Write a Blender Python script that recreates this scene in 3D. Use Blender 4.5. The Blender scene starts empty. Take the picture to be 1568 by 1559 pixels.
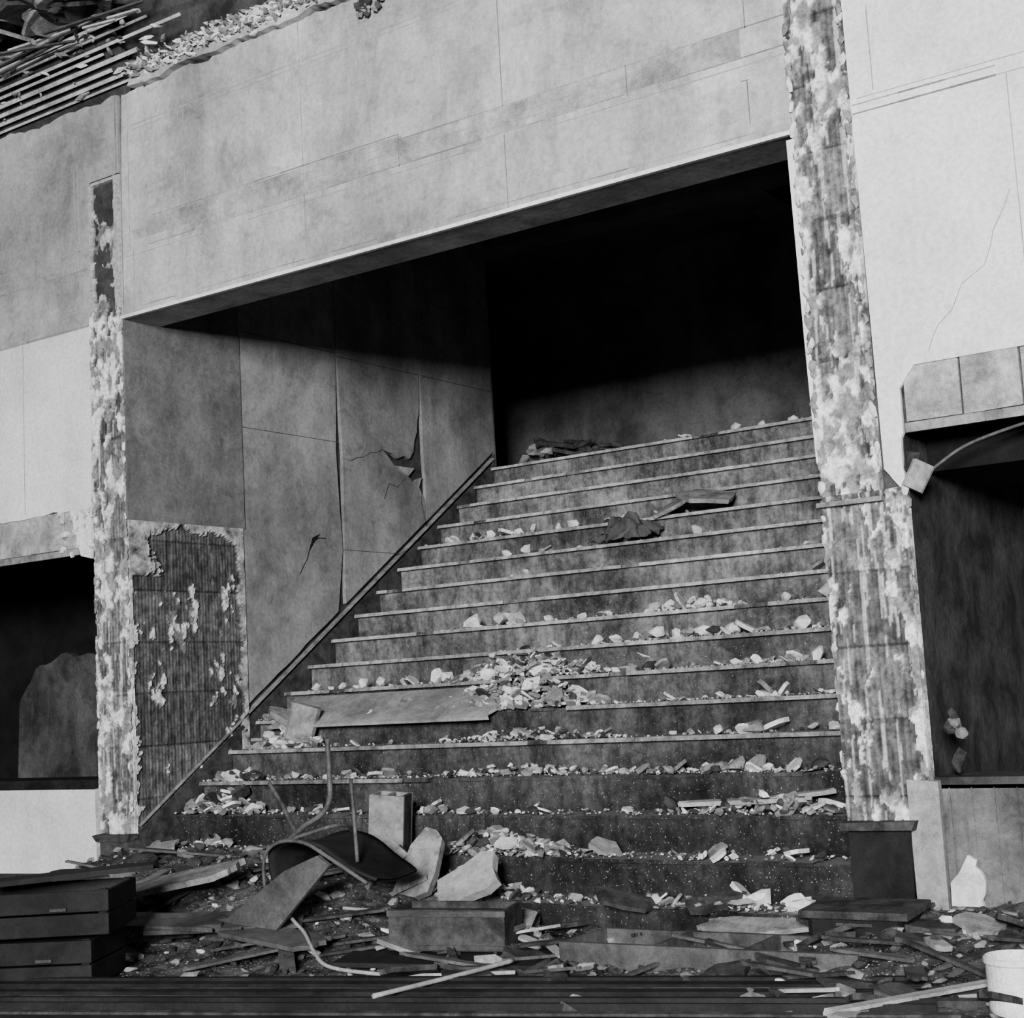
import bpy, bmesh, math, random
import numpy as np
from mathutils import Vector, Matrix, Euler, noise
random.seed(11); rng=np.random.default_rng(7)
D2=bpy.context.scene.collection

# ------------------------------------------------------------ materials
def mk(name):
    m=bpy.data.materials.new(name); m.use_nodes=True
    nt=m.node_tree; b=nt.nodes['Principled BSDF']
    b.inputs['Roughness'].default_value=.9
    b.inputs['Specular IOR Level'].default_value=.15
    return m,nt,b
def N(nt,t,**k):
    n=nt.nodes.new(t)
    for a,v in k.items(): setattr(n,a,v)
    return n
def noise_n(nt,vec,scale,detail=6,rough=.6,stretch=None,off=(0,0,0),dist=0):
    mp=N(nt,'ShaderNodeMapping'); mp.inputs['Scale'].default_value=stretch or (1,1,1); mp.inputs['Location'].default_value=off
    nt.links.new(vec,mp.inputs['Vector']); vec=mp.outputs[0]
    n=N(nt,'ShaderNodeTexNoise'); n.inputs['Scale'].default_value=scale
    n.inputs['Detail'].default_value=detail; n.inputs['Roughness'].default_value=rough; n.inputs['Distortion'].default_value=dist
    nt.links.new(vec,n.inputs['Vector']); return n.outputs['Fac']
def ramp(nt,fac,stops):
    r=N(nt,'ShaderNodeValToRGB'); e=r.color_ramp.elements
    while len(e)<len(stops): e.new(.5)
    for i,(p,c) in enumerate(stops):
        e[i].position=p; e[i].color=(c,c,c,1)
    nt.links.new(fac,r.inputs[0]); return r.outputs[0]
def mul(nt,a,b,f=1.0):
    m=N(nt,'ShaderNodeMixRGB',blend_type='MULTIPLY'); m.inputs[0].default_value=f
    nt.links.new(a,m.inputs[1]); nt.links.new(b,m.inputs[2]); return m.outputs[0]
def bump(nt,b,fac,st=.3,dist=.01):
    bp=N(nt,'ShaderNodeBump'); bp.inputs['Strength'].default_value=st; bp.inputs['Distance'].default_value=dist
    nt.links.new(fac,bp.inputs['Height']); nt.links.new(bp.outputs[0],b.inputs['Normal'])
def mottled(name,lo,hi,scale=1.2,streak=.0,speck=.0,bst=.3,rough=.9,fine=40,p0=.38,p1=.62,stain=0,grain=.16):
    m,nt,b=mk(name); tc=N(nt,'ShaderNodeTexCoord').outputs['Object']
    c=ramp(nt,noise_n(nt,tc,scale,10,.68,dist=.3),[(p0,lo),(p1,hi)])
    c=mul(nt,c,ramp(nt,noise_n(nt,tc,fine,5,.75),[(.32,.68),(.6,1.0)]))
    c=mul(nt,c,ramp(nt,noise_n(nt,tc,210,2,.6),[(.3,1-grain*2),(.62,1.0)]))
    if streak>0:
        c=mul(nt,c,ramp(nt,noise_n(nt,tc,1.1,8,.7,(3.2,3.2,.8),(3,1,5),.6),[(.38,1-streak),(.55,1)]))
    if stain>0:
        c=mul(nt,c,ramp(nt,noise_n(nt,tc,2.6,10,.75,None,(7,2,1),.8),[(.34,1-stain),(.48,1)]))
        c=mul(nt,c,ramp(nt,noise_n(nt,tc,9,6,.7,None,(1,9,4),.5),[(.36,1-stain*.6),(.46,1)]))
    if speck>0:
        v=ramp(nt,noise_n(nt,tc,90,2,.5),[(.62,0),(.70,1)])
        mx=N(nt,'ShaderNodeMixRGB',blend_type='MIX'); nt.links.new(v,mx.inputs[0]); nt.links.new(c,mx.inputs[1]); mx.inputs[2].default_value=(speck,speck,speck,1); c=mx.outputs[0]
    nt.links.new(c,b.inputs['Base Color']); b.inputs['Roughness'].default_value=rough
    bump(nt,b,noise_n(nt,tc,fine*.6,6,.7),bst,.01); return m
def vcol_mat(name,bst=.5):
    m,nt,b=mk(name); tc=N(nt,'ShaderNodeTexCoord').outputs['Object']
    a=N(nt,'ShaderNodeAttribute'); a.attribute_name='Col'
    f=ramp(nt,noise_n(nt,tc,38,6,.8),[(.38,.42),(.58,1.0)])
    nt.links.new(mul(nt,a.outputs['Color'],f),b.inputs['Base Color'])
    bump(nt,b,noise_n(nt,tc,60,5,.7),bst,.008); return m
M={}
M['plaster']=mottled('stained_plaster',.32,.68,.9,.25,0,.25,fine=34,stain=.3)
M['plaster_left']=mottled('stained_plaster_greyer',.24,.50,.9,.2,0,.25,fine=34,stain=.28)
M['frieze']=mottled('grimy_frieze',.24,.58,2.6,.2,0,.25,fine=34,stain=.35)
M['plaster_hi']=mottled('pale_plaster',.70,.94,.8,.1,0,.2,fine=40,stain=.1,grain=.1)
M['plaster_in']=mottled('grey_wall_panel',.18,.38,1.0,.22,0,.2,fine=35,stain=.32)
M['plaster_in2']=mottled('grey_wall_panel_dark',.11,.23,1.2,.25,0,.2,fine=35,stain=.35)
M['joint']=mottled('joint_dark',.14,.28,3)  # dark tone of the incised joint lines
M['jointlt']=mottled('joint_faint',.26,.44,3)
M['core']=mottled('masonry_core',.02,.08,4,.2,0,.6)
M['dark']=mottled('void_shade',.004,.012,3)  # near-black colour paints in the shade of voids, unlit rooms and cracks
M['interior']=mottled('interior_plaster',.08,.25,.9,.25,stain=.3)
M['interior_ceiling']=mottled('interior_ceiling',.1,.2,2)
M['tilehdr']=mottled('clay_tile_header',.26,.58,6,.25,0,.4,stain=.35)
M['white']=mottled('white_plaster_chunk',.55,.92,7,0,0,.6,grain=.1,stain=.25)
M['greyc']=mottled('grey_chunk',.14,.36,9,0,0,.6)
M['darkc']=mottled('dark_chunk',.02,.075,9,0,0,.5)
M['wood']=mottled('weathered_wood',.04,.13,2.5,.3,0,.3,stain=.3)
M['wood_lt']=mottled('pale_board',.22,.48,3,.1,0,.3,stain=.35)
M['wood_dk']=mottled('dark_wood',.005,.02,3,.1,0,.3,rough=.7)
M['metal']=mottled('rusty_tube',.04,.12,8,rough=.5)
M['metal_lt']=mottled('light_tube',.28,.42,8,rough=.5)
M['lath']=mottled('wood_lath',.35,.70,4,.2,stain=.3)
M['pail']=mottled('white_pail',.75,.88,4,.15,rough=.5)
M['vc']=vcol_mat('peeled_masonry')
M['mound']=mottled('floor_debris',.008,.10,8,0,.3,1.0,fine=60)
M['floor']=mottled('concrete_floor',.015,.05,3)
M['wainscot']=mottled('stained_wainscot',.07,.24,1.8,.5,0,.3,stain=.4)
M['patch']=mottled('side_room_patch',.04,.13,1.8,.5,0,.3,stain=.5)
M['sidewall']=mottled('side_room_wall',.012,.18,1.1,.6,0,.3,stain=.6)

def stairmat(name,nose=False):
    m,nt,b=mk(name); tc=N(nt,'ShaderNodeTexCoord').outputs['Object']
    c=ramp(nt,noise_n(nt,tc,1.3,10,.7,dist=.4),[(.38,.30 if nose else .055),(.62,.68 if nose else .27)])
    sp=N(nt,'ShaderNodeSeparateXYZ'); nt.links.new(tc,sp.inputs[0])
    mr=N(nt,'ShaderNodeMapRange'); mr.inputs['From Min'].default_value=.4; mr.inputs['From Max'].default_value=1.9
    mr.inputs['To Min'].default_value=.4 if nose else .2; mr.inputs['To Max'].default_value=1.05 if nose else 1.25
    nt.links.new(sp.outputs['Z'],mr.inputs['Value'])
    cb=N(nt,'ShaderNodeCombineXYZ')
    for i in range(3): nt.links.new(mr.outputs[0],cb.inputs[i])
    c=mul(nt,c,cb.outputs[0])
    c=mul(nt,c,ramp(nt,noise_n(nt,tc,2.2,8,.75,(4,4,1.2),(2,2,2)),[(.38,.5 if nose else .36),(.56,1)]))
    c=mul(nt,c,ramp(nt,noise_n(nt,tc,22,7,.8),[(.38,.42),(.58,1)]))
    v=ramp(nt,noise_n(nt,tc,110,2,.5),[(.68,0),(.73,1)])
    mx=N(nt,'ShaderNodeMixRGB'); nt.links.new(v,mx.inputs[0]); nt.links.new(c,mx.inputs[1]); mx.inputs[2].default_value=(.3,.3,.3,1)
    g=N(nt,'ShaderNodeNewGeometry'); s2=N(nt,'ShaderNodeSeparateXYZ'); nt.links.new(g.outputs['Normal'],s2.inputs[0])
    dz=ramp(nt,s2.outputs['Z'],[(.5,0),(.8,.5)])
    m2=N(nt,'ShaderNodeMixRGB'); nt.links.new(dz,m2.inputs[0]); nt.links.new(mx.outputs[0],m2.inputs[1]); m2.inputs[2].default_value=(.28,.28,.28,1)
    nt.links.new(m2.outputs[0],b.inputs['Base Color'])
    bump(nt,b,noise_n(nt,tc,30,6,.7),.6,.014); return m
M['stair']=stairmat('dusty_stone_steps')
M['nosing']=stairmat('worn_nosing',True)

# ------------------------------------------------------------ mesh builder
def templ():
    out=[]
    for k in range(80):
        bm=bmesh.new()
        for j in range(rng.integers(12,26)):
            p=rng.normal(size=3); p/=np.linalg.norm(p); p*=rng.uniform(.85,1.15); bm.verts.new(p*[1,1,.9])
        bmesh.ops.convex_hull(bm,input=bm.verts)
        bmesh.ops.delete(bm,geom=[v for v in bm.verts if not v.link_faces],context='VERTS')
        bm.verts.index_update()
        out.append((np.array([v.co[:] for v in bm.verts]),[[v.index for v in f.verts] for f in bm.faces])); bm.free()
    return out
TPL=templ()
def rotm(e): return np.array(Euler(e).to_matrix())
BOXF=[(0,2,3,1),(4,5,7,6),(0,1,5,4),(2,6,7,3),(0,4,6,2),(1,3,7,5)]
class B:
    def __init__(s): s.v=[];s.f=[];s.m=[];s.mats=[];s.n=0;s.sm=[]
    def mi(s,m):
        if m not in s.mats: s.mats.append(m)
        return s.mats.index(m)
    def add(s,V,F,m,smooth=False):
        i=s.mi(m); V=np.asarray(V,float); s.v.append(V); n=s.n
        for f in F: s.f.append([a+n for a in f]); s.m.append(i); s.sm.append(smooth)
        s.n+=len(V)
    def box(s,x0,x1,y0,y1,z0,z1,m,jit=0):
        V=np.array([(x,y,z) for z in(z0,z1) for y in(y0,y1) for x in(x0,x1)],float)
        if jit: V+=rng.uniform(-jit,jit,V.shape)
        s.add(V,BOXF,m)
    def obox(s,c,size,rot,m,jit=0):
        V=np.array([(x,y,z) for z in(-.5,.5) for y in(-.5,.5) for x in(-.5,.5)],float)*np.array(size)
        if jit: V+=rng.uniform(-jit,jit,V.shape)
        s.add(V@rotm(rot).T+np.array(c),BOXF,m)
    def plank(s,c,size,rot,m,rg=.04):
        L,W,T=size; n=8; P=[]
        for i in range(n): P.append((-L/2+random.uniform(-rg,rg),-W/2+W*i/(n-1)))
        Q=[]
        for i in range(n): Q.append((L/2+random.uniform(-rg,rg),W/2-W*i/(n-1)))
        P=P[::-1]+Q[::-1]; n2=len(P)
        V=np.array([(x,y,-T/2) for x,y in P]+[(x,y,T/2) for x,y in P])@rotm(rot).T+np.array(c)
        s.add(V,[list(range(n2)),list(range(n2,2*n2))[::-1]]+[(i,n2+i,n2+(i+1)%n2,(i+1)%n2) for i in range(n2)],m)
    def slab(s,c,size,rot,m,n=9,jit=.12):
        a=np.sort((np.arange(n)+rng.uniform(-.3,.3,n))/n*2*np.pi)
        r=1+rng.uniform(-jit,jit,n)
        k=1/np.maximum(abs(np.cos(a)),abs(np.sin(a)))**.75
        P=np.stack([np.cos(a)*r*k*.5*size[0],np.sin(a)*r*k*.5*size[1]],1)
        V=np.concatenate([np.c_[P*.96,np.full(n,-size[2]/2)],np.c_[P,np.full(n,size[2]/2)]])
        V=V@rotm(rot).T+np.array(c)
        F=[list(range(n))[::-1],list(range(n,2*n))]+[(i,(i+1)%n,n+(i+1)%n,n+i) for i in range(n)]
        s.add(V,F,m)
    def chunk(s,c,size,m,rot=None,tilt=.5):
        t,F=TPL[rng.integers(len(TPL))]
        rot=rot or (rng.uniform(-tilt,tilt),rng.uniform(-tilt,tilt),rng.uniform(0,6.28))
        V=(t*np.array(size)/2)@rotm(rot).T+np.array(c); s.add(V,F,m)
    def prism(s,poly,axis,a0,a1,m):
        n=len(poly)
        def P(u,v,a): return (u,a,v) if axis=='Y' else ((a,u,v) if axis=='X' else (u,v,a))
        V=[P(u,v,a0) for u,v in poly]+[P(u,v,a1) for u,v in poly]
        F=[list(range(n)),list(range(n,2*n))[::-1]]+[(i,n+i,n+(i+1)%n,(i+1)%n) for i in range(n)]
        s.add(V,F,m)
    def tube(s,pts,r,m,k=10):
        P=[Vector(p) for p in pts]; Q=[]
        for i in range(len(P)-1):
            p0=P[max(i-1,0)];p1=P[i];p2=P[i+1];p3=P[min(i+2,len(P)-1)]
            for j in range(6):
                t=j/6; Q.append(.5*((2*p1)+(-p0+p2)*t+(2*p0-5*p1+4*p2-p3)*t*t+(-p0+3*p1-3*p2+p3)*t**3))
        Q.append(P[-1]); V=[];F=[]; up=Vector((.13,.21,.97))
        for i,q in enumerate(Q):
            d=(Q[min(i+1,len(Q)-1)]-Q[max(i-1,0)]).normalized()
            a=d.cross(up)
            if a.length<.1: a=d.cross(Vector((1,0,0)))
            a.normalize(); b=d.cross(a)
            for j in range(k):
                w=j/k*2*math.pi; V.append(tuple(q+r*(math.cos(w)*a+math.sin(w)*b)))
        for i in range(len(Q)-1):
            for j in range(k): F.append((i*k+j,i*k+(j+1)%k,(i+1)*k+(j+1)%k,(i+1)*k+j))
        F.append(list(range(k))[::-1]); F.append([(len(Q)-1)*k+j for j in range(k)])
        s.add(V,F,m,True)
    def done(s,name,parent=None,bevel=0):
        me=bpy.data.meshes.new(name); me.from_pydata(np.concatenate(s.v).tolist(),[],s.f)
        for m in s.mats: me.materials.append(M[m])
        me.polygons.foreach_set('material_index',s.m); me.polygons.foreach_set('use_smooth',s.sm)
        bm=bmesh.new(); bm.from_mesh(me); bmesh.ops.recalc_face_normals(bm,faces=bm.faces); bm.to_mesh(me); bm.free()
        o=bpy.data.objects.new(name,me); D2.objects.link(o)
        if parent: o.parent=parent
        if bevel:
            md=o.modifiers.new('bev','BEVEL'); md.width=bevel; md.segments=2; md.limit_method='ANGLE'
        return o
def hf(name,fn,U,V,P,mat='vc',parent=None):
    nu,nv=len(U),len(V); vs=[];cs=[]
    for j,v in enumerate(V):
        for i,u in enumerate(U):
            h,c=fn(u,v)
            if i in(0,nu-1) or j in(0,nv-1): h=-.03
            vs.append(P(u,v,h)); cs.append(c)
    F=[(j*nu+i,j*nu+i+1,(j+1)*nu+i+1,(j+1)*nu+i) for j in range(nv-1) for i in range(nu-1)]
    me=bpy.data.meshes.new(name); me.from_pydata(vs,[],F); me.materials.append(M[mat])
    a=me.color_attributes.new('Col','FLOAT_COLOR','POINT')
    a.data.foreach_set('color',np.array([(c,c,c,1) for c in cs],float).ravel())
    o=bpy.data.objects.new(name,me); D2.objects.link(o)
    if parent: o.parent=parent
    return o
def nz(x,y,z=0,o=3):
    return noise.fractal(Vector((x,y,z)),.9,2.1,o)
def rag(p0,p1,amp,step=.05,seed=0):
    L=math.dist(p0,p1); n=max(2,int(L/step)); out=[]
    dx,dy=(p1[0]-p0[0])/L,(p1[1]-p0[1])/L
    for i in range(n):
        t=i/n; o=0 if i==0 else amp*(nz(t*L*5+seed,seed*3.1)*1.2+random.uniform(-.35,.35))
        out.append((p0[0]+t*(p1[0]-p0[0])-dy*o,p0[1]+t*(p1[1]-p0[1])+dx*o))
    return out

# ------------------------------------------------------------ facade
OW=4.42
b=B()
for x0,x1,z0,z1 in [(-5,9.5,3.55,4.95),(-5,-.04,2.12,3.55),(-.31,-.04,-.05,2.12),(-5,-.31,-.05,.70),
                    (OW,9.5,2.12,3.55),(OW,4.79,-.05,2.12),(4.79,9.5,-.05,.66),(-5,9.5,4.95,6.3)]:
    b.box(x0,x1,.02,.28,z0,z1,'core')
b.box(0.001,OW-.001,.006,.29,3.522,3.56,'plaster')
b.box(0.001,OW-.001,-.012,.012,3.52,3.54,'plaster_hi')
b.prism([(0,3.53),(OW,3.53),(OW,5.9),(2.3,5.9)]+rag((2.3,4.98),(0,4.95),.025,.04,3),'Y',-.0,.02,'plaster')
b.prism([(.6,3.945),(4.2,3.945),(4.2,4.075),(2.22,4.075),(2.22,4.10),(.12,4.10),(.12,3.99),(.6,3.99)],'Y',-.0008,.01,'frieze')
b.prism([(-.28,3.53)]+[(-.28,4.45),(0,4.45)]+[(0,4.95)]+rag((0,4.95),(-5,4.95),.02,.05,5)+[(-5,3.53)],'Y',0,.02,'plaster_left')
b.prism([(-.28,3.53),(-5,3.53)]+[(-5,2.40)]+rag((-5,2.40),(-.52,2.40),.012,.05,8)+rag((-.52,2.40),(-.42,2.13),.02,.04,9)+rag((-.42,2.11),(-.28,2.08),.02,.04,2),'Y',0,.02,'plaster_hi')
b.prism([(4.68,5.9),(9.5,5.9),(9.5,2.41),(4.87,2.40),(4.80,2.31),(4.80,2.12)]+rag((4.79,2.10),(4.79,1.90),.006,.04,1)+rag((4.78,1.88),(4.68,2.0),.02,.03,4),'Y',0,.02,'plaster_hi')
b.prism([(-5,.10)]+[(-5,.74),(-.33,.74)]+rag((-.33,.74),(-.28,.15),.012,.05,6),'Y',0,.02,'plaster_hi')
b.prism([(4.83,0),(9.5,0),(9.5,.67),(4.83,.67)],'Y',0,.02,'wainscot')
for k in range(16): b.box(4.86+k*.09,4.863+k*.09,-.004,.01,.05,.66,'wainscot')
for xa,xb,st in ((-5,-.44,.34),(4.81,9.5,.245)):
    x=xa
    while x<xb:
        x2=min(x+st,xb)
        b.box(x+.005,x2-.005,.010+random.uniform(-.003,.003),.03,2.165,2.40,'tilehdr',.002)
        x=x2
    b.box(xa,xb,.0,.28,2.12,2.16,'greyc')
b.box(-5,-.31,-.02,.3,.70,.755,'wood_dk'); b.box(4.79,9.5,.0,.3,.655,.70,'core')
for k in range(26):
    x=random.uniform(-.62,-.28); b.chunk((x,.0,2.2+random.uniform(-.1,.2)),(.05,.02,.05),'white')
wf=b.done('wall_front')
b=B()
def hl(x0,x1,z,w=.007,m='joint',y=-.0015):
    n=max(1,int((x1-x0)/.2))
    for i in range(n):
        if random.random()<.12: continue
        a=x0+(x1-x0)*i/n; c=x0+(x1-x0)*(i+1)/n; ww=w*random.uniform(.35,1.0)
        b.box(a,c,y,.01,z-ww/2,z+ww/2,m if random.random()<.7 else 'jointlt')
def vl(x,z0,z1,w=.006,m='joint',y=-.0015): b.box(x-w/2,x+w/2,y,.01,z0,z1,m)
hl(.05,OW-.02,3.575,.006,'joint'); hl(.05,OW-.02,3.90,.006,'jointlt'); hl(.03,OW,3.94,.006,'joint'); hl(.6,2.2,4.06,.006,'jointlt'); hl(2.2,OW,4.08,.009); hl(0.08,2.2,4.11,.009)
hl(.6,3.6,3.98,.005,'jointlt'); hl(.6,3.6,4.02,.005,'jointlt')
hl(.12,2.9,4.72,.007,'jointlt'); hl(.12,2.9,4.69,.004,'jointlt'); hl(2.9,4.23,4.72,.007)
for x,z0,z1 in((.58,4.1,4.7),(1.52,3.6,4.1),(1.52,4.11,4.95),(2.88,3.55,3.93),(2.88,4.08,4.95),(4.23,4.07,4.9),(4.22,3.62,3.83),(1.12,3.93,4.07),(2.2,3.93,4.11),(.09,3.95,4.7),(.12,3.6,3.94),(3.6,3.93,4.08)): vl(x,z0,z1,.005,'jointlt' if x<1.6 else 'joint')
hl(4.19,4.23,3.83,.006)
hl(4.70,8,3.535,.009); hl(4.70,8,3.575,.008); hl(4.72,8,3.60,.004,'jointlt')
vl(5.36,2.42,3.53,.004,'jointlt'); vl(4.80,3.62,4.0,.005,'jointlt'); hl(4.80,4.86,3.82,.005,'jointlt')
hl(-4,-.3,3.54,.008); hl(-4,-.3,3.90,.007,'joint'); hl(-4,-.35,4.03,.006,'jointlt'); hl(-4,-.35,3.97,.005,'jointlt')
vl(-.95,2.42,3.52,.005,'jointlt'); vl(-.38,3.6,4.6,.006,'jointlt'); vl(-.42,4.0,4.55,.004,'jointlt'); hl(-4,-.42,4.55,.005,'jointlt')
vl(-.02,4.45,4.95,.012); vl(-.05,3.55,4.45,.01); vl(.02,3.56,4.93,.006,'joint')
pts=[(4.94,2.45),(4.965,2.51),(4.99,2.55),(5.05,2.60),(5.08,2.66),(5.1,2.70),(5.16,2.735),(5.2,2.76),(5.23,2.83),(5.25,2.9),(5.30,2.98),(5.33,3.05)]
for (a,c),(d,e) in zip(pts[:-1],pts[1:]):
    L=math.dist((a,c),(d,e)); b.obox(((a+d)/2,.003,(c+e)/2),(L,.01,.003),(0,-math.atan2(e-c,d-a),0),'jointlt')
b.done('wall_joint_lines',wf)

# ------------------------------------------------------------ peeled pilasters
def tilefield(seed,x0,x1,plast=.0,edgew=.0,bright=.82,drip=.35):
    def fn(u,v):
        n=nz(u*6+seed,v*2.6+seed*1.7,seed,5); n2=nz(u*24+seed,v*14,seed+5,4)
        thr=.16-plast+.28*nz(seed+3,v*.9,2)
        w=min(u-x0,x1-u); e=.35*max(0,1-w/.05) if edgew else 0
        p=n+.5*n2+e-thr
        r=abs(((u/.026)%1)-.5)*2
        if p>0:
            t=min(p/.06,1)
            h=.004+.011*t+.003*n2; c=bright+.3*n2
            k=nz(u*11,v*8+seed*2,9,4)
            if k<-.06: c*=.32; h-=.005
            elif k<.06: c*=.66
            if t<.5: c*=.7
        else:
            vz=v%.31; blk=int(v/.31)
            h=.004*r+.003*n2
            c=(.105+.07*r+.12*max(-.6,n2))
            c*=.75+.7*((blk*7919*(1+int(seed)))%97)/97
            s=nz(u*34+seed,v*1.6,3,4)
            if s>.32: c+=drip
            if vz<.012: h-=.006; c*=.5
        return h,min(.95,max(.02,c))
    return fn
pr=lambda u,v,h:(u,-h,v)
par=bpy.data.objects.new('pilaster',None); D2.objects.link(par)
g=lambda a,c,s:np.linspace(a,c,int(round((c-a)/s))+1)
f0=tilefield(3.3,-.28,0,.08,1)
def fl(u,v):
    if v>3.62:
        h,c=f0(u,v)
        return (h-.03, c*.55) if -.26+.02*nz(v*5,1)<u<-.06+.02*nz(v*4,7) and v<4.42 else (.002,.42)
    return f0(u,v)
hf('peeled_face',fl,g(-.29,0.005,.008),g(.0,4.45,.009),pr,parent=par)
par2=bpy.data.objects.new('pilaster',None); D2.objects.link(par2)
f1=tilefield(11.2,OW,4.68,.02,1)
hf('peeled_face',f1,g(OW-.005,4.69,.008),g(1.86,5.2,.009),pr,parent=par2)
f2=tilefield(17.2,OW,4.80,-.04,1)
hf('peeled_face_lower',f2,g(OW-.005,4.80,.008),g(.50,1.9,.009),lambda u,v,h:(u,-h-.015,v),parent=par2)
b=B()
b.prism([(OW-.01,1.865),(4.70,1.865),(4.70,1.845),(OW-.01,1.845)],'Y',-.05,.02,'greyc')
b.box(OW+.02,4.70,-.06,.02,.0,.50,'wood_dk',.006); b.box(OW,4.73,-.09,.02,.50,.53,'darkc',.008)
b.box(4.70,4.83,-.035,.02,.08,.69,'wood_lt',.006)
b.prism([(4.385,3.5),(4.425,3.5),(4.425,2.0),(4.405,2.05),(4.395,2.6)],'Y',-.0,.05,'plaster_hi')
for k in range(170):
    z=random.uniform(.5,4.8); x=random.choice((OW+.005,4.68 if z>1.9 else 4.79)); s=random.uniform(.02,.055)
    b.chunk((x,-.01,z),(s*.7,s*.5,s*1.6),random.choice(('white','greyc','greyc')),rot=(0,random.uniform(-.4,.4),0))
b.done('base_and_casing',par2)
b=B(); b.box(-.25,.0,-.05,.02,0,.42,'darkc',.01); b.box(-.30,-.27,-.02,.02,.1,.7,'wood_lt',.006)
b.box(-.28,.02,-.06,.02,.40,.44,'darkc',.01)
for k in range(130):
    z=random.uniform(.5,3.5); x=random.choice((-.28,0)); s=random.uniform(.015,.05)
    b.chunk((x,-.008,z),(s*.6,s*.5,s*1.7),random.choice(('white','greyc','greyc')),rot=(0,random.uniform(-.4,.4),0))
b.done('base',par)

# ------------------------------------------------------------ left stair wall with cracked panels
b=B(); b.box(-.28,-.03,.28,3.88,-.05,5.4,'core')
zs=lambda y:.50+.672*y
b.prism([(0.0,2.29),(.98,2.29),(.98,4.6),(.28,4.6),(.28,3.52),(0.0,3.52)],'X',-.035,.012,'plaster_in2')
b.prism(rag((.985,zs(.985)),(1.95,zs(1.95)),.008,.08,2)+[(1.952,2.2),(1.935,2.55),(1.922,2.9),(1.94,3.2),(1.955,3.6),(1.96,4.6),(.985,4.6)],'X',-.035,.0,'plaster_in')
b.prism([(1.965,zs(1.965)),(2.925,zs(2.925)),(2.925,2.62),(2.86,2.72),(2.90,2.80),(2.84,2.78),(2.80,2.74),(2.74,2.79),(2.66,2.80),(2.60,2.84),(2.52,2.91),(2.44,2.97),(2.56,2.95),(2.62,2.92),(2.70,2.95),(2.76,2.93),(2.81,2.99),(2.83,3.08),(2.865,3.15),(2.875,3.24),(2.90,3.3),(2.915,3.52),(2.925,3.7),(2.93,4.6),(1.968,4.6),(1.968,3.6),(1.985,3.2),(1.995,2.9),(1.985,2.5),(1.972,2.2)],'X',-.035,.0,'plaster_in')
b.prism([(2.935,zs(2.93)),(3.88,zs(3.88)),(3.88,4.9),(2.935,4.9),(2.935,3.3),(2.932,3.0),(2.94,2.8)],'X',-.035,.0,'plaster_in')
b.prism([(2.58,2.86),(2.72,2.79),(2.80,2.86)],'X',-.02,.01,'greyc')
b.box(-.28,0,3.88,3.9,2.6,5.4,'interior')
for y0,y1,z in((.99,1.95,2.97),(1.97,2.92,3.6),(2.94,3.87,3.6),(1.0,1.95,3.62),(1.97,2.9,2.2),(2.94,3.87,4.2),(1.0,1.95,4.25)): b.box(-.01,.0012,y0,y1,z-.002,z+.002,'core')
def crack(P,w=.006):
    for (a,c),(d,e) in zip(P[:-1],P[1:]):
        L=math.dist((a,c),(d,e)); b.obox((.0,(a+d)/2,(c+e)/2),(.003,L,w*random.uniform(.5,1.2)),(math.atan2(e-c,d-a),0,0),'dark')
crack([(1.99,2.86),(2.08,2.85),(2.15,2.88),(2.22,2.89),(2.3,2.93),(2.38,2.94),(2.44,2.97)],.004)
crack([(1.50,2.01),(1.54,2.07),(1.58,2.12),(1.62,2.22),(1.7,2.27),(1.78,2.27)],.006)
b.prism([(1.60,2.17),(1.64,2.27),(1.72,2.30),(1.66,2.24)],'X',-.01,.002,'dark')
crack([(2.44,2.6),(2.5,2.72),(2.6,2.7),(2.7,2.78)],.004); crack([(2.94,2.4),(2.88,2.6),(2.9,2.8)],.004)
b.prism([(-.02,.40),(3.86,2.99),(3.88,3.08),(3.88,2.7),(0,.0)],'X',-.03,.006,'darkc')
b.prism([(.05,.475),(3.86,3.035),(3.86,3.045),(.05,.485)],'X',-.03,.010,'greyc')
wl=b.done('wall_stair_left')
ft=tilefield(23.7,.0,.97,-.40,0,drip=.08)
def ftt(u,v):
    h,c=ft(u,v); c*=.6 if c<.4 else .85
    e=.06*nz(u*6,v*7,2)+.03*nz(u*30,v*30,1)
    if u>.91+e or v>2.23+e+.10*max(0,nz(u*5,4)) or (u<.20+3*e and v>1.95): h,c=.022,.36+.4*nz(u*14,v*14)
    elif u<.05+e: h,c=.016,.6+.4*nz(u*20,v*12)
    return h-.012,max(.02,c)
hf('exposed_tile',ftt,g(.0,.975,.009),g(.35,2.3,.009),lambda u,v,h:(h,u,v),parent=wl)

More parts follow.
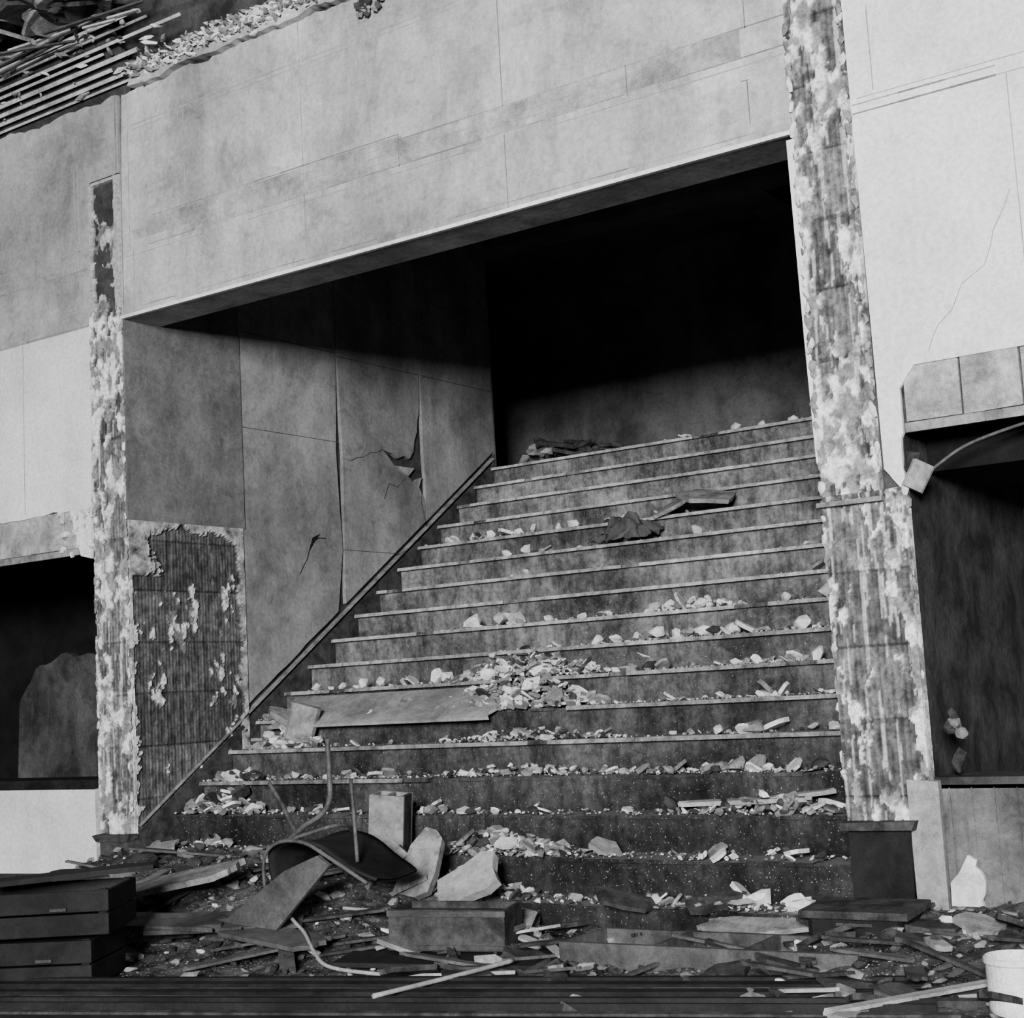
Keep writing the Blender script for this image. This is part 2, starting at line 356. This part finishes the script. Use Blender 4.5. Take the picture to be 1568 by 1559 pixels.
# ------------------------------------------------------------ staircase
RI,RU,Y0=.174,.2532,3.804
ny=lambda i:Y0-RU*(17-i)
st=bpy.data.objects.new('staircase',None); D2.objects.link(st)
b=B()
missing={3:(.0,4.42),2:(0,4.42),1:(0,4.42),4:(1.75,4.42),6:(1.6,2.3)}
NT=.022
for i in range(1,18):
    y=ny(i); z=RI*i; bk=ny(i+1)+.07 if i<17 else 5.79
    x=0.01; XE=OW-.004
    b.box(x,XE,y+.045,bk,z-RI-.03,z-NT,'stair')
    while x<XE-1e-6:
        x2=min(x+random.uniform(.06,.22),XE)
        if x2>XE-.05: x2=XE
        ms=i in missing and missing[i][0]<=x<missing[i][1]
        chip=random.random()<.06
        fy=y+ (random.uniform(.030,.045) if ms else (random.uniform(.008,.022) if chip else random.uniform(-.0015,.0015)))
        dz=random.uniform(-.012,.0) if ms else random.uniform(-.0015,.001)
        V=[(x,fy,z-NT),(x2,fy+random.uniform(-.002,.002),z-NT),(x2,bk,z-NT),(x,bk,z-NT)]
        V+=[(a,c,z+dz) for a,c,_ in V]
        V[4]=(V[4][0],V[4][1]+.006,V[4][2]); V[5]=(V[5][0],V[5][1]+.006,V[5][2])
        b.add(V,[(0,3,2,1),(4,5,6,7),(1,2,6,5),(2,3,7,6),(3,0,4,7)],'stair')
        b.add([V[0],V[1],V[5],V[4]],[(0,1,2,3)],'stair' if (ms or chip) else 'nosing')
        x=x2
b.done('treads_and_risers',st)

# ------------------------------------------------------------ interior of stairwell
b=B(); b.box(-3.6,OW+.3,5.8,6.0,2.8,5.5,'interior'); b.done('wall_back')
b=B(); b.box(OW,OW+.28,.28,5.8,-.05,5.4,'interior'); b.done('wall_stair_right')
b=B(); b.box(-4.9,-4.7,.28,6,-.05,5.5,'interior'); b.done('wall_left')
b=B(); b.box(-4.9,OW+.3,.28,6,5.1,5.3,'interior_ceiling'); b.box(-.28,OW,2.2,2.5,4.85,5.1,'interior_ceiling'); b.box(-.28,OW,4.0,4.3,4.85,5.1,'interior_ceiling'); b.box(2.0,2.3,.3,5.8,4.9,5.1,'interior_ceiling')
b.done('ceiling_stairwell')
b=B(); b.box(-3.6,.0,3.9,5.8,2.8,RI*17-.002,'interior'); b.done('floor_landing')
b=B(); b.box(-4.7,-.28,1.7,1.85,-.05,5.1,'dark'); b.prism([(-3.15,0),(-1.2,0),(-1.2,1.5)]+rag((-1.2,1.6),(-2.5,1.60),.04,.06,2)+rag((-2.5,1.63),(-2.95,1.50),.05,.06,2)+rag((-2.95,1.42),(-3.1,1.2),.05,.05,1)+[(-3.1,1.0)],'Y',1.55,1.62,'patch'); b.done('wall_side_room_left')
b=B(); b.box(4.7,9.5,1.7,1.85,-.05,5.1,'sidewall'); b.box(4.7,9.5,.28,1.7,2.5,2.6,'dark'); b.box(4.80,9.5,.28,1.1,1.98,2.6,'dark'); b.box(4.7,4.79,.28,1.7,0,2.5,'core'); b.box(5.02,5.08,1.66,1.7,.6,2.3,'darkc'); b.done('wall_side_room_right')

# ------------------------------------------------------------ floor, ground debris
b=B(); b.box(-6,10,-16,1.7,-.2,0,'floor'); b.done('floor')
def sstep(a,c,x):
    t=min(1,max(0,(x-a)/(c-a))); return t*t*(3-2*t)
def mound(x,y):
    s=1-.85*sstep(1.9,2.9,x)+.35*sstep(4.2,4.7,x)
    s*=sstep(-.6,.1,x)*.72+.28
    f=sstep(-1.3,.0,y)
    return max(.004,.34*s*f+.05*nz(x*2.2,y*2.2,1,4)*(.3+.7*f)+.022*nz(x*9,y*9,4,3)+.014)
def gz(x,y):
    m=mound(x,y) if y<.02 else 0
    if 0<x<OW and y>ny(1): return max(m,RI*min(17,int((y-ny(1))/RU)+1))
    return m
X=np.arange(-3,7.5,.045); Yv=np.arange(-3.2,.03,.04)
me=bpy.data.meshes.new('rubble_ground')
vs=[(x,y,mound(x,y)) for y in Yv for x in X]; n=len(X)
me.from_pydata(vs,[],[(j*n+i,j*n+i+1,(j+1)*n+i+1,(j+1)*n+i) for j in range(len(Yv)-1) for i in range(n-1)])
me.materials.append(M['mound']); o=bpy.data.objects.new('rubble_ground',me); D2.objects.link(o)

def pick(w): return random.choices(('white','greyc','darkc'),w)[0]
b=B()
dens={17:(26,1.6,4.4),16:(6,1.,4.3),15:(5,.3,4.3),14:(16,2.9,4.3),13:(34,.05,2.6),12:(12,1.2,2.6),11:(4,.5,4),10:(14,2.6,4.2),9:(40,.9,4.3),8:(150,1.5,4.35),7:(70,.05,4.0),6:(110,.0,4.4),5:(40,.0,4.4),4:(170,.0,4.4),3:(110,.0,4.4),2:(100,0,4.4),1:(80,1.8,4.4)}
for i,(n,xa,xb) in dens.items():
    y=ny(i); z=RI*i
    cl=[random.uniform(xa,xb) for _ in range(max(2,n//18))]
    for k in range(n):
        x=random.uniform(xa+.06,xb-.06) if random.random()<.35 else min(xb-.06,max(xa+.06,random.gauss(random.choice(cl),.18)))
        s=min(.12,random.lognormvariate(-3.3,.6)); yy=random.uniform(y+.03,y+RU-.02)
        if random.random()<.3: b.slab((x,yy,z+s*.3),(s*1.3,s,s*.2),(random.uniform(-.9,.9),random.uniform(-.6,.6),random.uniform(0,3)),pick((5,4,1)),9,.18)
        else: b.chunk((x,yy,z+s*.25),(s,s*random.uniform(.5,1),s*random.uniform(.3,.8)),pick((5,5,1) if i>5 else (3,5,3)),tilt=.8)
    for k in range(n*4):
        x=random.gauss(random.choice(cl),.35) if random.random()<.6 else random.uniform(xa,xb)
        x=min(xb-.02,max(xa+.02,x)); s=random.uniform(.006,.02)
        b.chunk((x,random.uniform(y+.01,y+RU),z+s*.3),(s,s,s*.7),pick((4,5,3)))
def row(i,xa,xb,n,s0,s1,col='white'):
    for k in range(n):
        x=xa+(xb-xa)*(k+random.uniform(.1,.9))/n; s=random.uniform(s0,s1)
        b.chunk((x,ny(i)+random.uniform(.03,.12),RI*i+s*.34),(s*1.15,s*.8,s*random.uniform(.75,1)),col,tilt=.5)
row(7,.25,1.0,5,.06,.10);row(7,1.1,2.1,6,.10,.13); row(9,1.15,1.6,2,.11,.13); row(13,.1,.5,2,.08,.11); row(13,.6,1.9,7,.06,.11); row(17,2.1,4.3,10,.06,.11); row(8,3.0,4.2,3,.08,.13); row(9,2.6,3.9,3,.08,.13); row(14,3.0,4.2,5,.06,.1); row(8,2.2,3.2,7,.07,.12); row(5,2.3,4.2,3,.04,.08); row(12,.9,1.2,2,.07,.1)
def heap(xc,yc,rx,ry,h,n,s0=.02,s1=.08,w=(5,4,2)):
    for k in range(n):
        a=random.uniform(0,6.28); r=math.sqrt(random.random()); x=xc+rx*r*math.cos(a); y=yc+ry*r*math.sin(a)
        s=random.uniform(s0,s1)*random.uniform(.4,1); z=gz(min(max(x,.03),4.4) if y>0 else x,y)+h*(1-r)*random.random()+s*.25
        x=max(x,.05)
        if random.random()<.3: b.slab((x,y,z),(s*1.6,s*1.1,s*.2),(random.uniform(-1,1),random.uniform(-.6,.6),random.uniform(0,3)),pick(w),9,.18)
        else: b.chunk((x,y,z),(s,s*.8,s*random.uniform(.35,.8)),pick(w),tilt=.8)
heap(1.95,1.22,.62,.2,.24,1100,.015,.085,(4,6,1)); heap(2.3,.8,.6,.12,.08,260,.02,.07,(4,5,2)); heap(2.55,.1,.45,.15,.13,420,.02,.09,(3,5,2))
heap(2.75,1.9,.35,.1,.08,60,.03,.1,(7,2,0)); heap(.35,.95,.3,.12,.14,160,.02,.11,(4,5,1)); heap(3.9,.35,.4,.12,.1,90,.02,.1,(2,4,3)); heap(.35,.4,.28,.2,.14,160,.02,.11,(2,4,4))
b.slab((2.9,1.66,1.31),(.18,.13,.03),(.5,.2,.6),'white'); b.slab((2.62,1.62,1.34),(.16,.12,.03),(.9,.1,.2),'white')
b.slab((.50,.93,1.02),(.19,.07,.23),(.1,.3,.5),'greyc'); b.slab((.34,.98,1.05),(.26,.14,.04),(.5,.4,.9),'greyc')
b.slab((4.1,1.4,1.28),(.12,.05,.14),(.2,0,.2),'white')
b.done('plaster_rubble_on_steps')
b=B()
for k in range(5200):
    x=random.uniform(-1.3,6.2); y=random.uniform(-2.3,.0)
    if random.random()>(.3+.7*sstep(-1.7,-.2,y)): continue
    s=min(.15,random.lognormvariate(-3.5,.6)); z=gz(x,y)
    if 0<x<OW and y>ny(1)-.03 and z>.36: continue
    b.chunk((x,y,z+s*.15),(s,s*random.uniform(.5,1),s*random.uniform(.25,.7)),pick((1.6,4,8)),tilt=.5)
for k in range(90):
    x=random.uniform(-.8,5.6); y=random.uniform(-1.3,-.1); s=random.uniform(.1,.28)
    b.slab((x,y,gz(x,y)+.03),(s,s*random.uniform(.4,.8),.02),(random.uniform(-.35,.35),random.uniform(-.35,.35),random.uniform(0,3)),pick((.3,4,8)),9,.18)
for k in range(70):
    x=random.uniform(-.6,5.8); y=random.uniform(-1.3,-.1)
    b.plank((x,y,gz(x,y)+.035),(random.uniform(.2,.7),random.uniform(.02,.07),.012),(random.uniform(-.15,.15),random.uniform(-.2,.2),random.uniform(0,3)),random.choice(('wood','darkc','wood','darkc','wood_lt')),.03)
b.done('floor_rubble')

# ------------------------------------------------------------ objects on stairs
b=B()
b.plank((1.05,1.10,1.085),(1.75,.38,.018),(.48,.0,-.02),'wood_lt',.05)
b.done('plaster_board_sheet')
b=B(); b.slab((2.42,2.86,2.36),(.42,.26,.03),(.35,.12,.3),'greyc'); b.slab((2.2,2.8,2.32),(.3,.2,.025),(.5,-.2,-.3),'greyc'); b.done('broken_slab')
b=B(); U=g(0,1,.04); V=[];n=len(U)
for v in U:
    for u in U:
        x=1.70+.42*u; y=2.52+.26*v; z=RI*12+.02+.13*math.sin(math.pi*u)*math.sin(math.pi*v)+.06*nz(u*4,v*4,8)+.07*v
        V.append((x+.04*nz(u*4,v*4,6),y+.05*nz(u*6,v*4,2),max(z,RI*12+.004)))
b.add(V,[(j*n+i,j*n+i+1,(j+1)*n+i+1,(j+1)*n+i) for j in range(n-1) for i in range(n-1)],'wood',True)
b.done('crumpled_rag')
b=B()
for k in range(60):
    a=random.random(); x=.1+.8*a; y=random.uniform(4.0,4.7); h=.26*(1-a)+.03
    b.chunk((x,y,RI*17+h*random.random()),(.16,.1,.07),pick((0,2,6)),tilt=.9)
for k in range(10): b.obox((random.uniform(.3,.8),random.uniform(4.0,4.6),RI*17+.06+random.random()*.12),(random.uniform(.3,.5),.05,.03),(random.uniform(-.2,.2),random.uniform(-.3,.3),random.uniform(-1,1)),'darkc')
for k in range(30): b.chunk((3.35+random.gauss(0,.13),4.2,RI*17+.05+random.random()*.16),(.18,.12,.1),'darkc',tilt=.9)
b.done('landing_debris_pile')

# ------------------------------------------------------------ overturned chair
ch=bpy.data.objects.new('overturned_chair',None); D2.objects.link(ch)
prof=[(1.945,.33),(1.95,.42),(1.975,.475),(2.05,.505),(2.14,.515),(2.24,.50),(2.32,.465),(2.41,.41),(2.50,.37),(2.56,.345)]
b=B(); W=8; Vt=[];Fc=[]
Pp=[Vector((x,0,z)) for x,z in prof]; Q=[]
for i in range(len(Pp)-1):
    p0=Pp[max(i-1,0)];p1=Pp[i];p2=Pp[i+1];p3=Pp[min(i+2,len(Pp)-1)]
    for j in range(5):
        t=j/5; Q.append(.5*((2*p1)+(-p0+p2)*t+(2*p0-5*p1+4*p2-p3)*t*t+(-p0+3*p1-3*p2+p3)*t**3))
Q.append(Pp[-1]); nq=len(Q)
for i,q in enumerate(Q):
    d=(Q[min(i+1,nq-1)]-Q[max(i-1,0)]).normalized(); nn=Vector((-d.z,0,d.x))
    tt=i/(nq-1); hw=.19*(1-.25*(abs(tt-.5)*2)**3)
    for s in(0,1):
        for j in range(W+1):
            y=-.72+(-1+2*j/W)*hw; dish=.02*math.cos((j/W-.5)*math.pi)
            Vt.append(tuple(q+nn*(s*.014-dish)+Vector((0,y,0))))
r=2*(W+1)
for i in range(nq-1):
    for j in range(W):
        for s in(0,1):
            k=i*r+s*(W+1)+j; Fc.append((k,k+1,k+r+1,k+r))
    for j in(0,W): Fc.append((i*r+j,i*r+j+W+1,(i+1)*r+j+W+1,(i+1)*r+j))
b.add(Vt,Fc,'wood_dk',True); b.done('bent_seat_shell',ch)
b=B()
b.tube([(2.25,-.80,.97),(2.255,-.80,.80),(2.25,-.80,.70),(2.20,-.80,.63),(2.08,-.80,.57),(1.99,-.80,.51)],.012,'metal')
b.tube([(2.40,-.82,.79),(2.41,-.82,.62),(2.42,-.82,.42)],.009,'metal')
b.tube([(1.68,-.6,.76),(1.78,-.62,.66),(1.88,-.66,.56),(1.96,-.7,.50)],.010,'metal')
b.tube([(1.96,-.94,.31),(1.955,-.93,.45),(2.05,-.93,.515),(2.2,-.93,.515),(2.34,-.92,.45),(2.54,-.9,.34)],.009,'metal')
b.tube([(2.10,-.5,.50),(2.2,-.6,.55),(2.22,-.75,.57),(2.12,-.92,.53)],.009,'metal')
b.done('tube_frame',ch)
b=B(); b.prism([(1.76,.16),(2.10,.14),(2.43,.43),(2.36,.47),(2.16,.40)],'Y',-1.02,-1.0,'wood'); b.done('broken_plywood_board')
def ob(dc,sz,m): b.obox(c0+rotm(R)@np.array(dc),sz,R,m)
b=B(); c0=np.array((1.86,.10,.50)); R=(.08,.10,.35)
ob((0,-.065,0),(.19,.02,.30),'greyc'); ob((0,.065,0),(.19,.02,.30),'greyc'); ob((-.085,0,0),(.02,.11,.30),'greyc'); ob((.085,0,0),(.02,.11,.30),'darkc'); ob((0,0,0),(.02,.11,.30),'greyc'); ob((0,0,-.14),(.15,.11,.01),'darkc')
b.done('hollow_clay_tile',bevel=.003)
b=B(); b.slab((2.36,-.28,.34),(.19,.34,.05),(1.0,.15,.1),'greyc'); b.done('concrete_slab_fragment')
b=B(); b.slab((2.68,-.34,.27),(.30,.22,.05),(.8,-.45,.3),'wood_lt',11,.2); b.done('concrete_slab_fragment')
b=B(); b.slab((2.12,-.3,.36),(.22,.2,.05),(.9,.4,.2),'greyc'); b.done('concrete_slab_fragment')
b=B(); b.slab((2.9,-.42,.13),(.32,.2,.04),(.3,.2,.1),'greyc'); b.done('concrete_slab_fragment')
b=B(); b.obox((2.98,-.74,.045),(1.05,.62,.022),(.02,.02,.33),'wood_dk',.004); b.obox((2.6,-.95,.02),(.1,.1,.03),(0,0,.3),'wood_dk'); b.done('dark_wood_panel')
R=(0,.02,.33); c0=np.array((2.88,-.72,.146)); b=B()
for dc,sz in(((0,-.13,0),(.52,.016,.17)),((0,.13,0),(.52,.016,.17)),((-.252,0,0),(.016,.25,.17)),((.252,0,0),(.016,.25,.17)),((0,0,-.075),(.49,.25,.014)),((0,0,.05),(.49,.245,.012))): ob(dc,sz,'darkc')
ob((0,-.142,.07),(.53,.01,.025),'wood'); ob((0,-.142,-.07),(.53,.01,.02),'darkc')
b.done('wooden_box',bevel=.002)
b=B(); c0=np.array((4.10,-.62,.065)); R=(0,-.0,.05)
ob((0,-.17,0),(1.25,.03,.12),'wood'); ob((0,.17,0),(1.25,.03,.12),'wood'); ob((0,0,-.04),(1.2,.32,.02),'darkc')
for dx in(-.6,-.2,.18,.6): ob((dx,0,.02),(.03,.32,.08),'wood')
b.done('wooden_tray_frame',bevel=.002)
b=B(); c0=np.array((4.58,-.29,.15)); R=(.04,0,.03)
ob((0,0,.065),(.44,.30,.03),'darkc'); ob((0,-.12,-.02),(.38,.02,.14),'wood_dk'); ob((-.18,0,-.02),(.02,.26,.14),'wood_dk'); ob((.18,0,-.02),(.02,.26,.14),'wood_dk'); ob((0,.12,-.02),(.38,.02,.14),'wood_dk')
b.done('broken_cabinet_top',bevel=.003)
def crate(c,sz,yaw,name):
    global b,c0,R
    b=B(); R=(0,0,yaw); c0=np.array(c); w,d,h=sz
    for sy in(-1,1):
        for k in range(2): ob((0,sy*(d/2-.01),-h/2+h*(k+.5)/2),(w,.018,h/2-.008),'wood_dk')
    for sx in(-1,1):
        for k in range(2): ob((sx*(w/2-.009),0,-h/2+h*(k+.5)/2),(.018,d-.03,h/2-.008),'wood_dk')
        for sy in(-1,1): ob((sx*(w/2-.03),sy*(d/2-.03),0),(.035,.03,h),'wood_dk')
    ob((0,0,-h/2+.01),(w-.03,d-.03,.015),'wood_dk')
    ob((.22,-d/2-.008,h*.1),(.07,.012,.014),'darkc')
    b.done(name,bevel=.003)
crate((1.34,-1.84,.115),(.84,.42,.20),math.radians(30),'wooden_crate')
crate((1.36,-1.80,.317),(.86,.44,.19),math.radians(34),'wooden_crate')
b=B(); b.plank((1.44,-1.62,.445),(.7,.3,.022),(-.04,-.03,.9),'wood_dk'); b.done('dark_board')
b=B(); b.plank((1.02,-.80,.27),(1.05,.24,.03),(.22,-.17,.12),'greyc'); b.done('broken_plank')
b=B(); b.plank((1.35,-1.15,.17),(.85,.2,.02),(.15,.02,.25),'wood'); b.done('broken_plank')
b=B(); b.plank((1.75,-1.0,.16),(.7,.2,.02),(.25,.0,.5),'wood'); b.done('broken_plank')
b=B(); b.plank((2.1,-1.05,.12),(.6,.18,.02),(.15,.05,-.15),'wood'); b.done('broken_plank')
b=B(); b.plank((5.1,-.35,.12),(1.0,.09,.02),(.1,.04,-.1),'wood_lt'); b.done('broken_plank')
b=B(); b.plank((5.0,-.55,.09),(.8,.07,.02),(.1,.02,.25),'wood'); b.done('broken_plank')
b=B(); b.plank((4.12,-.26,.13),(.5,.2,.02),(.25,-.1,.3),'greyc'); b.done('broken_plank')
b=B(); b.plank((3.75,.38,.575),(.6,.06,.02),(.1,-.03,.05),'wood_lt'); b.plank((3.95,.42,.59),(.4,.05,.02),(.1,-.1,.2),'wood_lt'); b.done('splintered_lath')
b=B(); ang=math.atan2(1.26,3.68)
for k in range(15):
    t=k*.085; cx,cy=3.05+.32*t,-1.42-.94*t
    b.obox((cx+random.uniform(-.1,.1),cy,.045+random.uniform(0,.012)),(4.3,.04,.03),(random.uniform(-.15,.15),0,ang+random.uniform(-.008,.008)),random.choice(('wood_dk','darkc','wood_dk')))
for dx in(-1.5,0,1.5): b.obox((3.2+dx*.95,-2.0+dx*.33,.012),(.05,1.4,.024),(0,0,ang),'wood_dk')
b.done('floor_lath_strips')
b=B(); b.tube([(2.02,-.84,.24),(2.06,-.9,.2),(2.18,-.98,.17),(2.3,-1.05,.14),(2.45,-1.16,.09),(2.6,-1.24,.05),(2.85,-1.26,.04),(3.1,-1.22,.04),(3.45,-1.1,.05)],.008,'metal_lt'); b.done('bent_cable')
b=B(); b.tube([(3.30,-1.78,.08),(3.33,-1.3,.07),(3.36,-.98,.07)],.009,'metal_lt'); b.done('metal_rod')
b=B(); k=32; cx,cy=5.385,-1.04; V=[];F=[]
rings=[(.088,0),(.096,.03),(.098,.17),(.104,.175),(.104,.19),(.098,.195),(.092,.18),(.09,.02)]
for r_,z in rings:
    for j in range(k): w=j/k*6.2832; V.append((cx+r_*math.cos(w),cy+r_*math.sin(w),z+.012))
for i in range(len(rings)-1):
    for j in range(k): F.append((i*k+j,i*k+(j+1)%k,(i+1)*k+(j+1)%k,(i+1)*k+j))
F.append(list(range(k))); F.append([(len(rings)-1)*k+j for j in range(k)])
b.add(V,F,'pail',False); b.done('paint_pail')
b=B(); b.tube([(5.6,.12,2.16),(5.3,.1,2.11),(5.05,.08,2.05),(4.92,.06,1.98),(4.86,.04,1.93)],.007,'wood',6); b.slab((4.85,.0,1.93),(.09,.04,.12),(0,.5,.4),'greyc',11,.2); b.slab((4.82,.02,2.0),(.06,.03,.08),(.3,.2,.4),'darkc'); b.done('hanging_conduit')
b=B()
for k in range(6): b.chunk((4.90+random.uniform(-.04,.04),.0,.84+.11*random.random()),(.08,.05,.06),random.choice(('greyc','darkc')),tilt=1)
b.chunk((4.9,.03,.76),(.06,.05,.13),'darkc')
b.done('plaster_fragment_on_sill')
b=B(); b.prism([(4.85,.2)]+rag((4.98,.2),(4.99,.27),.02,.02,4)+rag((4.99,.27),(4.955,.40),.02,.02,2)+rag((4.93,.40),(4.85,.24),.025,.02,7),'Y',-.06,-.04,'white'); b.done('torn_paper_scrap')

# ------------------------------------------------------------ top-left: broken cornice, laths, void
b=B()
for k in range(9):
    z=4.99+.036*k; y=-.03-.035*k
    x1=random.uniform(.0,.8) if k>1 else .2
    b.obox(((-5+x1)/2,y,z+random.uniform(-.004,.004)),(x1+5,.012,random.uniform(.014,.026)),(.6+random.uniform(-.25,.25),random.uniform(-.004,.004),0),random.choice(('lath','lath','greyc')))
b.prism([(.02,4.96),(.02,5.02),(-.28,5.36),(-.30,5.33)][::-1],'X',-5,.2,'core')
for k in range(12):
    x=random.uniform(-.9,.8); b.obox((x,-.22-random.random()*.15,5.2+random.random()*.14),(random.uniform(.2,.8),.02,.012),(0,random.uniform(-.12,.12),random.uniform(-.15,.15)),random.choice(('lath','wood')))
for k in range(60): # plaster keys caught between laths
    t=random.random(); s=random.uniform(.02,.06); b.chunk((random.uniform(-1.3,.6),-.05-.3*t,5.0+.31*t),(s*2,s*.6,s*.6),pick((3,5,2)),tilt=.4)
b.done('broken_cornice_lath')
b=B()
b.prism(rag((.15,4.95),(2.3,4.97),.02,.04,3)+rag((2.3,5.08),(.2,5.09),.03,.04,5),'Y',-.05,.02,'plaster')
for k in range(1000):
    x=random.uniform(.15,2.25); s=random.uniform(.012,.05)
    b.chunk((x,random.uniform(-.07,-.04),random.gauss(5.05,.03)),(s*2,s*.6,s*.7),pick((5,5,1)),tilt=.6)
for k in range(60):
    x=2.05+random.gauss(0,.04); s=random.uniform(.02,.05)
    b.chunk((x,-.03,random.uniform(4.82,5.05)),(s,s,s),pick((0,5,4)),tilt=.9)
for k in range(70):
    x=random.uniform(-1.6,.4); s=random.uniform(.08,.24)
    b.slab((x,random.uniform(-.6,-.3),5.36+.22*random.random()*(x<-.2)),(s*2,s,.025),(random.uniform(-.5,.5),random.uniform(-.3,.3),random.uniform(0,3)),pick((1,6,5)),9,.18)
b.done('trim_broken_cornice')
b=B(); b.box(-6,9.5,-3.2,.28,6.2,6.4,'dark')
for k in range(12): b.box(-3+k*.5,-2.94+k*.5,-3.2,0,5.95,6.2,'darkc')
for yy in(-.5,-1.3): b.box(-6,3,yy,yy+.04,5.88,5.95,'darkc')
for k in range(7): b.slab((-1.6+.35*k+random.uniform(-.1,.1),random.uniform(-.9,-.4),5.62+random.uniform(-.06,.06)),(.4,.3,.03),(random.uniform(-.4,.6),random.uniform(-.5,.5),random.uniform(0,3)),random.choice(('darkc','greyc')),9,.25)
for k in range(5): b.obox((-1.5+.4*k,-.6,5.78),(.02,.02,.42),(random.uniform(-.2,.2),random.uniform(-.2,.2),0),'darkc')
b.done('ceiling')

# ------------------------------------------------------------ light, world, camera
L=bpy.data.lights.new('hall_window_light','AREA'); L.shape='SQUARE'; L.size=2.6; L.energy=5200
lo=bpy.data.objects.new('hall_window_light',L); D2.objects.link(lo); lo.location=(9.5,-13.5,3.7)
lo.rotation_euler=(Vector((2.5,0,2.2))-lo.location).to_track_quat('-Z','Y').to_euler()
w=bpy.data.worlds.new('w'); bpy.context.scene.world=w; w.use_nodes=True
bg=w.node_tree.nodes['Background']; bg.inputs[0].default_value=(.8,.8,.8,1); bg.inputs[1].default_value=.11

th=math.atan(281/2280); a=math.radians(34.4); r=math.atan(.055)
Rt=Vector((math.cos(a),math.sin(a),0)); Fw=Vector((-math.sin(a),math.cos(a),0)); Z=Vector((0,0,1))
f=Fw*math.cos(th)+Z*math.sin(th); U=-Fw*math.sin(th)+Z*math.cos(th)
cx=Rt*math.cos(r)-U*math.sin(r); cy=Rt*math.sin(r)+U*math.cos(r)
mt=Matrix((cx,cy,-f)).transposed().to_4x4(); mt.translation=Vector((6.91,-6,1.134))
cd=bpy.data.cameras.new('camera'); cd.lens=2280/1568*36; cd.sensor_width=36
co=bpy.data.objects.new('camera',cd); D2.objects.link(co); co.matrix_world=mt; bpy.context.scene.camera=co
